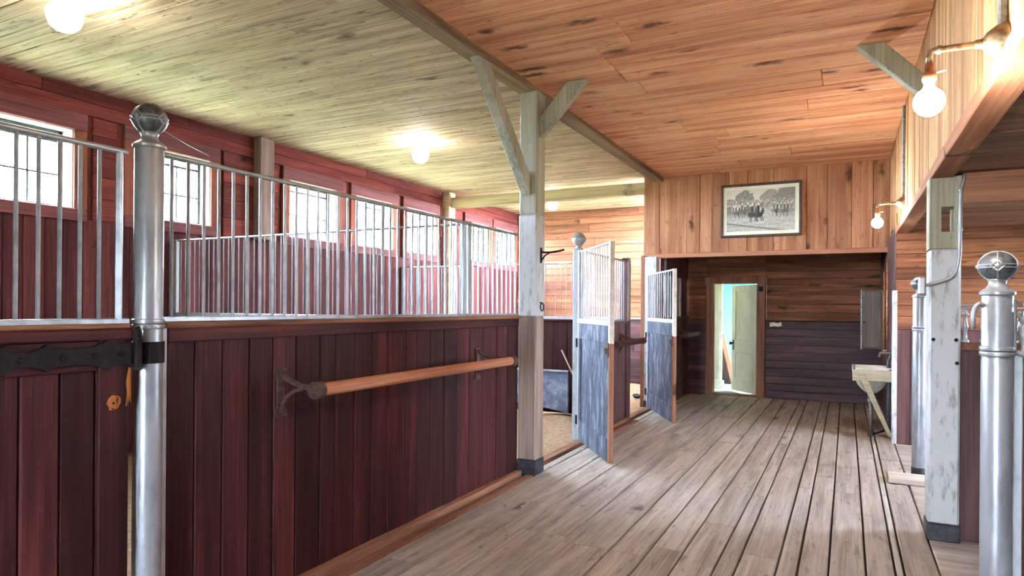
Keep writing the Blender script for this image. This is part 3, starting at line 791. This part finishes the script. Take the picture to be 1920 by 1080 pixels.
# ------------------------------------------------------------------ open stall doors (local frame: x from hinge to free edge)
def open_door(hinge, free, ztop, zled, label, nb, zb=.03):
    d = Vector((free[0] - hinge[0], free[1] - hinge[1])); Ln = d.length
    t = thing('open_stall_door', (hinge[0], hinge[1], 0), label, 'stall door', rotz=math.atan2(d.y, d.x))
    T = .045
    e = splits(.0, Ln - .05, .145, .1)
    for a, b in zip(e[:-1], e[1:]):
        box('plank', (a + .0015, -.012, zb), (b - .0015, .014, zled - .03), 'greydoor', t, bev=.004)
    box('edge_stile', (Ln - .05, -T / 2, zb), (Ln, T / 2, zled - .2), 'frame_z', t, bev=.004)
    box('edge_stile', (Ln - .05, -T / 2, zled - .2), (Ln, T / 2, ztop), 'plank_pale', t, bev=.004)
    box('hinge_stile', (0, -T / 2, zb), (.045, T / 2, ztop), 'silver_flat', t, bev=.004)
    box('face_rail', (.045, -.022, zb), (Ln - .05, -.012, zb + .22), 'greydoor', t, bev=.003)
    box('face_rail', (.045, -.022, zled - .20), (Ln - .05, -.012, zled - .03), 'greydoor', t, bev=.003)
    box('face_stile', (.045, -.022, zb + .22), (.13, -.012, zled - .20), 'greydoor', t, bev=.003)
    box('face_stile', (Ln - .14, -.022, zb + .22), (Ln - .05, -.012, zled - .20), 'greydoor', t, bev=.003)
    box('middle_rail', (.01, -.03, zled - .035), (Ln - .045, .03, zled + .02), 'silver_flat', t, bev=.008)
    box('top_rail', (.01, -.012, ztop - .02), (Ln - .02, .012, ztop), 'silver_flat', t, bev=.004)
    for i in range(nb):
        x = .045 + (Ln - .1) * (i + .5) / nb
        cyl('bar', (x, 0, zled), (x, 0, ztop - .01), .0058, 'silver_bar', t, seg=8)
    lt = box('latch_plate', (Ln - .11, -.032, zled - .33), (Ln - .02, -.022, zled - .19), 'iron_rust', t, bev=.004)
    tube('latch_ring', [(Ln - .06 + .028 * math.cos(a), -.042, zled - .27 + .028 * math.sin(a)) for a in [2 * math.pi * i / 16 for i in range(17)]], .006, 'iron_rust', t, center=(Ln - .06, -.042, zled - .27))
    for z in (zled - .25, .25):
        cyl('hinge', (.0, -.03, z - .05), (.0, -.03, z + .05), .013, 'iron', t)
    return t
open_door((-2.672, 6.97), (-1.98, 6.02), 2.135, 1.36, 'open grey-blue weathered stall door with silver bars next to the timber post', 13)
open_door((-2.66, 9.80), (-1.96, 8.50), 2.01, 1.34, 'open grey-blue stall door with silver bars under the header wall', 12)

# header post and trims at the second opening
hp = thing('door_post', (-2.66, 9.95, 0), 'white chipped square post under the header wall, beside the open stall door', 'post')
box('shaft', (-2.74, 9.88, 0), (-2.56, 10.08, 2.28), 'white_chip', hp, bev=.006)
box('brown_edge', (-2.80, 9.88, 0), (-2.74, 10.08, 2.30), 'frame_z', hp, bev=.006)
box('foot', (-2.745, 9.872, 0), (-2.552, 10.085, .10), 'black', hp, bev=.005)

# dark passage front left of the door
pf = thing('passage_panel', (-2.52, 11.0, 0), 'dark plank panel with a pale grille, between door post and cream door', 'stall front')
e = splits(10.1, 11.94, .15)
for a, b in zip(e[:-1], e[1:]):
    box('plank', (-2.55, a + .002, 0), (-2.52 + random.uniform(-.003, .003), b - .002, 1.34), 'dado_z', pf)
    if b > 11.55 or b < 10.4:
        box('plank', (-2.56, a + .002, 1.36), (-2.54, b - .002, 2.42), 'dado_z', pf)
box('ledge', (-2.57, 10.1, 1.335), (-2.50, 11.94, 1.365), 'dado_x', pf)
box('upper_panel', (-2.60, 10.35, 2.02), (-2.52, 11.94, 2.44), 'dado_z', pf)
box('pale_panel', (-2.575, 10.42, 1.37), (-2.562, 11.42, 2.03), 'silver_flat', pf)
box('side_strip', (-2.56, 11.38, 1.36), (-2.53, 11.42, 2.03), 'white_chip', pf)

# ------------------------------------------------------------------ door leaf in the back wall
hx0, hy0 = -1.372, YB + .10
fx, fy = -1.86, YB + .66
Ln = math.hypot(fx - hx0, fy - hy0)
lf = thing('panel_door', (hx0, hy0, 0), 'cream panelled door standing ajar in the dark back wall', 'door', rotz=math.atan2(fy - hy0, fx - hx0))
T = .018
box('hinge_stile', (0, -T, .03), (.11, T, 1.92), 'cream_door', lf, bev=.003)
box('lock_stile', (Ln - .11, -T, .03), (Ln, T, 1.92), 'cream_door', lf, bev=.003)
for z0, z1 in ((.03, .24), (.73, .93), (1.83, 1.92)):
    box('rail', (.11, -T, z0), (Ln - .11, T, z1), 'cream_door', lf, bev=.003)
for z0, z1 in ((.24, .73), (.93, 1.83)):
    pn = box('panel', (.11, -.006, z0), (Ln - .11, .006, z1), 'cream_door', lf, bev=0)
    for (a, b, c, d) in ((.11, .125, z0, z1), (Ln - .125, Ln - .11, z0, z1), (.11, Ln - .11, z0, z0 + .015), (.11, Ln - .11, z1 - .015, z1)):
        box('moulding', (a, .004, c), (b, T + .004, d), 'cream_door', pn, bev=.003)
for sgn in (-1, 1):
    lathe('knob', ((.012, 0), (.012, .03), (.03, .045), (.032, .06), (.018, .075), (.002, .078)), (Ln - .055, sgn * T, .88), 'iron', lf, seg=16,
          rot=Vector((0, 0, 1)).rotation_difference(Vector((0, sgn, 0))))
    box('lock_plate', (Ln - .08, sgn * T - .002, .76), (Ln - .03, sgn * T + .002, .94), 'iron', lf, bev=0)
ps = poly('paper_scrap', [(-1.16, 1.20), (-1.16, 1.27), (-1.10, 1.28), (-1.04, 1.265), (-.98, 1.285), (-.97, 1.22), (-1.03, 1.205), (-1.09, 1.215)], 'Y', YB - .010, YB - .004, 'matte')
tag(ps, 'torn pale paper scrap stuck on the dark back wall beside the door frame', 'paper')
box('latch', (-1.335, YB - .06, 1.80), (-1.265, YB - .03, 1.88), 'iron', d1)
tube('bell_wire', [(-1.215, YB - .012, 2.04), (-1.215, YB - .012, 1.7), (-1.212, YB - .012, 1.33)], .006, 'plank_pale', d1, seg=6)
# things in the room beyond
jb = thing('cream_casing', (-2.36, 13.2, 0), 'pale cream upright casing in the teal room behind the ajar door', 'casing')
box('upright', (-2.395, 12.9, 0), (-2.13, 12.94, 2.12), 'cream_wall', jb, bev=.004)
box('upright', (-2.15, 12.87, 0), (-2.085, 12.9, 2.1), 'cream_wall', jb, bev=.004)
box('baseboard', (-2.395, 12.84, 0), (-2.05, 12.9, .16), 'cream_wall', jb, bev=.004)
ch = thing('leaning_plank', (-2.16, 13.6, 0), 'dark brown plank leaning in the teal room behind the ajar door', 'plank')
poly('board', [(-2.22, .95), (-2.14, .95), (-1.90, 0.0), (-2.0, 0.0)], 'Y', 13.5, 13.56, 'frame_z', ch)
poly('backing', [(-2.38, .02), (-2.38, 1.0), (-2.2, 1.05), (-1.9, .02)], 'Y', 13.58, 13.64, 'slabdark', ch)

# ------------------------------------------------------------------ sink with its bracket
sk = thing('wall_sink', (.3, 9.1, 0), 'old white wall sink on a sloping timber bracket at the passage wall', 'sink')
boxes('rim', [((.06, 8.93, .765), (.478, 8.965, .815)), ((.06, 9.36, .765), (.478, 9.395, .815)), ((.06, 8.93, .765), (.10, 9.395, .815)), ((.44, 8.93, .765), (.478, 9.395, .815))], 'porcelain', sk, bev=.008, center=(.27, 9.16, .79))
box('apron', (.065, 8.90, .655), (.478, 8.935, .785), 'sinkwood', sk, bev=.004)
box('apron', (.065, 9.39, .655), (.478, 9.42, .785), 'sinkwood', sk, bev=.004)
V, Fc = [], []
seg = 20
for k in range(7):
    t = k / 6; s = (1 - t ** 2.6) ** .5 if k < 6 else .35
    for i in range(seg):
        a = 2 * math.pi * i / seg; c, s_ = math.cos(a), math.sin(a)
        V.append((.185 * s * abs(c) ** .6 * (1 if c > 0 else -1), .21 * s * abs(s_) ** .6 * (1 if s_ > 0 else -1), -.02 - .27 * t))
for k in range(6):
    for i in range(seg):
        j = (i + 1) % seg; Fc.append((k * seg + i, k * seg + j, (k + 1) * seg + j, (k + 1) * seg + i))
Fc.append(tuple(6 * seg + i for i in range(seg)))
me = bpy.data.meshes.new('basin'); me.from_pydata(V, [], Fc); fix_normals(me)
for p in me.polygons: p.use_smooth = True
me.materials.append(MATS['enamel'])
link('basin', me, (.27, 9.165, .79), sk)
poly('bracket', [(.12, .74), (.20, .74), (.485, .02), (.44, .02)], 'Y', 8.875, 8.905, 'sinkwood', sk, bev=.003)
tube('waste_pipe', [(.255, 9.1, .56), (.255, 9.08, .45), (.255, 9.02, .40), (.258, 8.95, .38), (.258, 8.93, .30), (.258, 8.93, 0)], .024, 'lead', sk, seg=12)
lathe('trap_nut', ((.03, -.02), (.034, -.015), (.034, .015), (.03, .02)), (.258, 8.95, .43), 'lead', sk, seg=12)
tube('faucet', [(.478, 9.12, .98), (.40, 9.12, .99), (.36, 9.12, .98), (.35, 9.12, .93)], .014, 'lead', sk, seg=10)
lathe('faucet_handle', ((.004, 0), (.03, .004), (.03, .014), (.004, .018)), (.41, 9.12, 1.005), 'lead', sk, seg=10)
tube('drain_brace', [(.27, 8.95, .02), (.46, 8.99, .10)], .012, 'iron', sk)
hs_ = tube('hose', [(.468, 9.0, .96), (.44, 8.99, .9), (.45, 8.98, .6), (.44, 8.98, .3), (.46, 8.97, .05)], .02, 'sash', None, seg=10)
tag(hs_, 'blue-grey hose hanging down the wall behind the white sink', 'hose')

# cabinet and pipes on the passage wall
cb = thing('wall_cabinet', (.34, 10.45, .97), 'narrow dark grey wooden cabinet hung on the passage wall above the sink', 'cabinet')
box('carcass', (.185, 10.32, .97), (.479, 10.75, 1.77), 'cabinet', cb, bev=.006)
box('door', (.200, 10.30, .985), (.42, 10.322, 1.755), 'cabinet', cb, bev=.01)
box('hinge_edge', (.17, 10.31, .96), (.19, 10.36, 1.78), 'lead', cb, bev=.004)
lathe('knob', ((.006, 0), (.012, .012), (.002, .018)), (.21, 10.30, 1.33), 'iron', cb, seg=10, rot=Vector((0, 0, 1)).rotation_difference(Vector((0, -1, 0))))
for x, y, z1, lab in ((.440, 10.0, 2.0, 'shorter copper water pipe on the passage wall, next to the cabinet'), (.462, 9.75, 2.15, 'taller copper water pipe on the passage wall, next to the shorter one')):
    p = tube('water_pipe', [(x, y, .85), (x, y, 1.4), (x, y, z1)], .013, 'copper', None, seg=10)
    tag(p, lab, 'pipe')

# ------------------------------------------------------------------ right hand timber post
rp = thing('slotted_post', (.565, 5.19, 0), 'square white chipped timber post with a cut slot near its top and black foot', 'post')
x0, x1, y0, y1 = .478, .655, 5.10, 5.28
box('shaft', (x0, y0, .11), (x1, y1, 1.90), 'white_chip', rp, bev=.014)
boxes('upper_shaft', [((x0, y0, 1.90), (x1, y1, 2.01)), ((x0, y0, 2.17), (x1, y1, ZL + .01)), ((x0, y0, 2.005), (.545, y1, 2.175)), ((.612, y0, 2.005), (x1, y1, 2.175))], 'post_green', rp, bev=.003, center=(.565, 5.19, 2.1))
box('foot', (x0 - .005, y0 - .005, 0), (x1 + .005, y1 + .005, .115), 'black', rp, bev=.008)
for z, x in ((1.31, .505), (1.31, .63), (1.16, .635)):
    lathe('bolt', ((.012, 0), (.010, .006), (.004, .008)), (x, y0, z), 'iron', rp, seg=10, rot=Vector((0, 0, 1)).rotation_difference(Vector((0, -1, 0))))
cn = thing('conduit', (.62, 5.08, 1.7), 'silver electric conduit running down and bending round the slotted white post', 'conduit')
tube('pipe', [(.665, 5.085, ZL + .01), (.662, 5.085, 2.33), (.648, 5.08, 2.28), (.645, 5.08, 2.1), (.642, 5.08, 1.85)] + bez((.640, 5.08, 1.84), (.636, 5.08, 1.73), (.58, 5.08, 1.70), 6) + [(.50, 5.08, 1.675), (.45, 5.08, 1.66)], .011, 'silver', cn, seg=10)
for z in (2.27, 2.02):
    lathe('clip', ((.014, -.008), (.016, 0), (.014, .008)), (.645, 5.08, z), 'silver', cn, seg=10)
box('switch_box', (.415, 5.06, 1.60), (.46, 5.11, 1.72), 'silver', cn, bev=.01)
cbm = struct(box('trim_5', (.655, 5.10, 2.19), (3.8, 5.27, ZL + .03), 'beam_red', bev=.008))

# partitions of the right bays: plank panel with turned balusters above
def bay_partition(y, x0, x1, label, zled, ztop, nb, first):
    t = thing('bay_partition', ((x0 + x1) / 2, y, 0), label, 'partition', 'baluster partitions of the right bays')
    e = splits(x0, x1, .14)
    for a, b in zip(e[:-1], e[1:]):
        box('plank', (a + .002, y - .02, 0), (b - .002, y + .02, zled - .05), 'dado_z', t, bev=.005)
    box('ledge', (x0, y - .03, zled - .05), (x1, y + .035, zled), 'kerb_y', t, bev=.006)
    for z in (ztop - .03, ztop):
        cyl('rail', (x0, y, z), (x1, y, z), .008, 'silver_bar', t)
    hgt = round(ztop - .03 - zled, 3)
    prof = ((.012, 0), (.022, .006), (.022, .016), (.012, .026), (.010, .05), (.016, hgt * .45), (.019, hgt * .5), (.016, hgt * .55), (.009, hgt * .72), (.010, hgt - .05), (.020, hgt - .036), (.020, hgt - .026), (.010, hgt - .018), (.010, hgt))
    for i in range(nb):
        x = first + i * .098
        if x < x1: lathe('baluster', prof, (x, y, zled), 'silver', t, seg=12)
    return t
bay_partition(5.20, .66, 3.75, 'dark plank bay partition with silver turned balusters beside the slotted white post', 1.29, 1.535, 32, .69)
bq = bay_partition(3.46, .66, 3.75, 'dark plank bay partition with silver balusters beside the waist-high collared ball post', 1.30, 1.525, 32, .665)
box('edge_strip', (.625, 3.435, 0), (.66, 3.50, 1.33), 'silver_flat', bq, bev=.004)
box('edge_strip', (.625, 3.44, 1.33), (.638, 3.48, 1.55), 'silver_flat', bq, bev=.004)
tube('knob', [(.638, 3.43, 1.325), (.67, 3.41, 1.315), (.70, 3.40, 1.32)], .012, 'silver', bq)

# plank lying on the floor
pl = box('loose_plank', (.33, 6.60, .002), (.64, 6.86, .05), 'plank_pale', bev=.006)
tag(pl, 'short pale loose plank lying across the floor by the white posts', 'plank')

# ------------------------------------------------------------------ leaning painted board in the stall
lb = thing('painted_board', (-3.9, 8.6, 0), 'blue-grey painted board with curved lower edge leaning inside the stall', 'board')
pts = [(-4.40, .60), (-3.46, .60), (-3.46, .03)] + [(-3.46 - .94 * i / 8, .03 + .10 * math.sin(math.pi / 2 * i / 8)) for i in range(1, 9)]
poly('panel', pts, 'Y', 8.58, 8.61, 'troughpaint', lb, bev=.004)
box('rim', (-4.42, 8.56, .595), (-3.45, 8.62, .625), 'silver_flat', lb, bev=.005)
box('rim', (-3.475, 8.565, .03), (-3.445, 8.615, .62), 'troughpaint', lb, bev=.005)
st = cyl('stick', (-3.36, 8.62, .50), (-3.60, 8.70, .90), .012, 'plank_pale')
tag(st, 'thin pale stick leaning on the partition above the painted board', 'stick')
for i, (x, y) in enumerate(((-3.16, 10.95), (-3.02, 10.98))):
    V = []
    me = bpy.data.meshes.new('clod'); bm = bmesh.new(); bmesh.ops.create_icosphere(bm, subdivisions=2, radius=(.075, .055)[i])
    for v in bm.verts:
        v.co *= 1 + .35 * noise.noise(v.co * 14 + Vector((i * 9, 0, 0))); v.co.z *= .55
    bm.to_mesh(me); bm.free(); me.materials.append(MATS['black'])
    o = link('dung_clod', me, (x, y, .02)); tag(o, ('larger', 'smaller')[i] + ' of two dark clods lying on the dirt inside the far stall opening', 'clod', 'dark clods on the dirt floor')

# ------------------------------------------------------------------ framed picture with an engraving
pc = thing('framed_picture', (-1.115, YH - .04, 2.53), 'framed monochrome engraving of riders before trees, hung on the header planks', 'picture')
x0, x1, z0, z1, yf = -1.66, -.57, 2.535, 3.305, YH - .05
fw = .035
for lo, hi in (((x0, yf, z0), (x1, YH - .006, z0 + fw)), ((x0, yf, z1 - fw), (x1, YH - .006, z1)), ((x0, yf, z0 + fw), (x0 + fw, YH - .006, z1 - fw)), ((x1 - fw, yf, z0 + fw), (x1, YH - .006, z1 - fw))):
    box('frame', lo, hi, 'picframe', pc, bev=.006)
box('mount', (x0 + fw * .7, yf + .018, z0 + fw * .7), (x1 - fw * .7, yf + .03, z1 - fw * .7), 'matte', pc, bev=0)
def engraving():
    nx, nz = 180, 116
    a0, a1, b0, b1 = x0 + .085, x1 - .085, z0 + .085, z1 - .085
    rnd = random.Random(3)
    # scatter of riders: (u, v of hooves, size, tone)
    R_ = []
    for i in range(46):
        u = rnd.uniform(0, 1); back = rnd.random()
        R_.append((u, .50 + .10 * back, .05, .38 + .2 * rnd.random()))
    for i in range(11): R_.append((.02 + .042 * i + rnd.uniform(-.01, .01), .38 + rnd.uniform(-.03, .03), .085, .2 + .3 * rnd.random()))
    for i in range(6): R_.append((.70 + .05 * i, .37 + rnd.uniform(-.02, .03), .09, .18 + .3 * rnd.random()))
    R_.append((.47, .26, .13, .14)); R_.append((.38, .27, .12, .2))
    def el(u, v, cu, cv, ru, rv): return ((u - cu) / ru) ** 2 + ((v - cv) / rv) ** 2 < 1
    def tone(u, v):
        n = noise.noise(Vector((u * 34, v * 22, 1))) * .5 + noise.noise(Vector((u * 90, v * 60, 4))) * .5
        t = .84 - .08 * v + .03 * n if v > .5 else .62 + .20 * n + .10 * noise.noise(Vector((u * 5, v * 30, 2)))
        def canopy(cu, cv, ru, rv):
            k = ((u - cu) / ru) ** 2 + ((v - cv) / rv) ** 2 + .45 * noise.noise(Vector((u * 16, v * 12, cu * 7)))
            return k < 1
        for c, tn in (((.27, .78, .14, .20), .46), ((.40, .66, .10, .10), .54), ((.06, .70, .09, .09), .5), ((.66, .76, .16, .20), .5), ((.92, .80, .22, .22), .42), ((.82, .68, .16, .10), .46)):
            if canopy(*c) and v > .5: t = tn + .2 * n
        if v < .22 - .25 * u and v > .18 - .25 * u: t = .4
        for (cu, cv, s, tn) in R_:
            s *= 1.35; w_ = s * .50; cv -= s * .25
            if el(u, v, cu, cv + s * 1.0, w_ * .75, s * .40): t = tn + .12 * n            # horse body
            elif el(u, v, cu + w_ * .75, cv + s * 1.45, w_ * .25, s * .42): t = tn + .05      # neck
            elif el(u, v, cu, cv + s * 1.75, w_ * .26, s * .55): t = tn * .8 + .05           # rider
            elif el(u, v, cu, cv + s * 2.45, w_ * .16, s * .2): t = .8                        # plume
            else:
                for k in (-.55, -.35, .3, .6):
                    if abs(u - (cu + w_ * k + (cv + s - v) * .15)) < .006 and cv < v < cv + s: t = tn + .1
        return max(.08, min(.9, t))
    V, C = [], []
    for j in range(nz + 1):
        for i in range(nx + 1):
            u, v = i / nx, j / nz
            V.append((a0 + (a1 - a0) * u - pcx, 0, b0 + (b1 - b0) * v - pcz)); C.append(tone(u, v))
    Fc = [(j * (nx + 1) + i, j * (nx + 1) + i + 1, (j + 1) * (nx + 1) + i + 1, (j + 1) * (nx + 1) + i) for j in range(nz) for i in range(nx)]
    me = bpy.data.meshes.new('engraving'); me.from_pydata(V, [], Fc)
    at = me.color_attributes.new('ink', 'FLOAT_COLOR', 'POINT')
    for k, t in enumerate(C):
        g = t ** 1.9
        at.data[k].color = (g, g * .99, g * .86, 1)
    m, nt, P, N, L = nt_new('print')
    a = N('ShaderNodeVertexColor'); a.layer_name = 'ink'
    L(a.outputs[0], P.inputs['Base Color']); P.inputs['Roughness'].default_value = .6
    me.materials.append(m)
    return me
pcx, pcz = (x0 + x1) / 2, (z0 + z1) / 2
link('engraving', engraving(), (pcx, yf + .016, pcz), pc)

# ------------------------------------------------------------------ lamps
def ceiling_lamp(x, y, z, label):
    t = thing('ceiling_lamp', (x, y, z), label, 'lamp', 'ceiling globe lamps over the stalls')
    lathe('base', ((.075, 0), (.078, -.012), (.062, -.035), (.035, -.06), (.034, -.075)), (x, y, z), 'porcelain', t, seg=28)
    lathe('globe', ((.034, 0), (.036, -.012), (.085, -.038), (.104, -.06), (.107, -.085), (.098, -.125), (.085, -.16), (.055, -.185), (.004, -.192)), (x, y, z - .07), 'globe_warm', t, seg=28)
    return t
ceiling_lamp(-4.55, 2.53, ZC - .003, 'white glass ceiling globe nearest the strapped tall silver ball post')
ceiling_lamp(-4.71, 6.79, ZC - .003, 'white glass ceiling globe over the stall behind the timber post braces')
ceiling_lamp(-4.80, 11.1, ZC - .003, 'white glass ceiling globe beyond the tie beam at the far stall')

def wall_lamp(x, y, z, label, out=.235):
    t = thing('wall_lamp', (x, y, z), label, 'lamp')
    rX = Vector((0, 0, 1)).rotation_difference(Vector((-1, 0, 0)))
    lathe('canopy', ((.062, 0), (.064, .010), (.056, .035), (.036, .062), (.018, .075), (.016, .085)), (x, y, z), 'nickel', t, seg=24, rot=rX)
    tube('arm', [(x - .07, y, z), (x - out + .02, y, z), (x - out + .005, y, z - .004), (x - out, y, z - .02), (x - out, y, z - .05)], .012, 'nickel', t, seg=12)
    for xx in (x - .09, x - out + .03):
        lathe('collar', ((.015, -.008), (.017, 0), (.015, .008)), (xx, y, z), 'nickel', t, seg=12, rot=rX)
    lathe('socket', ((.012, .0), (.016, -.006), (.016, -.03), (.024, -.04), (.024, -.062), (.020, -.07)), (x - out, y, z - .045), 'copper', t, seg=16)
    cyl('switch_key', (x - out, y, z - .085), (x - out + .05, y - .02, z - .082), .004, 'nickel', t, seg=6)
    lathe('bulb', tuple([(.016, 0), (.018, -.02)] + [(.052 * math.sin(math.radians(a)), -.075 + .052 * math.cos(math.radians(a))) for a in (28, 45, 65, 90, 115, 140, 160, 176)]), (x - out, y, z - .112), 'bulb_warm', t, seg=24)
    box('supply_pipe', (x - .03, y - .016, z + .05), (x, y + .016, ZCR), 'lead', t, bev=.006)
    return t
wall_lamp(XR, 2.866, 2.453, 'brass wall lamp with a bare round bulb on the lintel wall, below the ceiling brace')
wall_lamp(XR, 7.5, 2.55, 'wall lamp with a bare round bulb on the lintel wall next to the picture')

# string from the ball finial to the window casing
sr = tube('string', [(-2.66, 1.876, 2.262), (-4.5, 3.4, 2.72), (XW + .03, 5.12, 3.18)], .0022, 'lead', None, seg=5)
tag(sr, 'thin string stretched from the tall ball finial to the window casing', 'string')
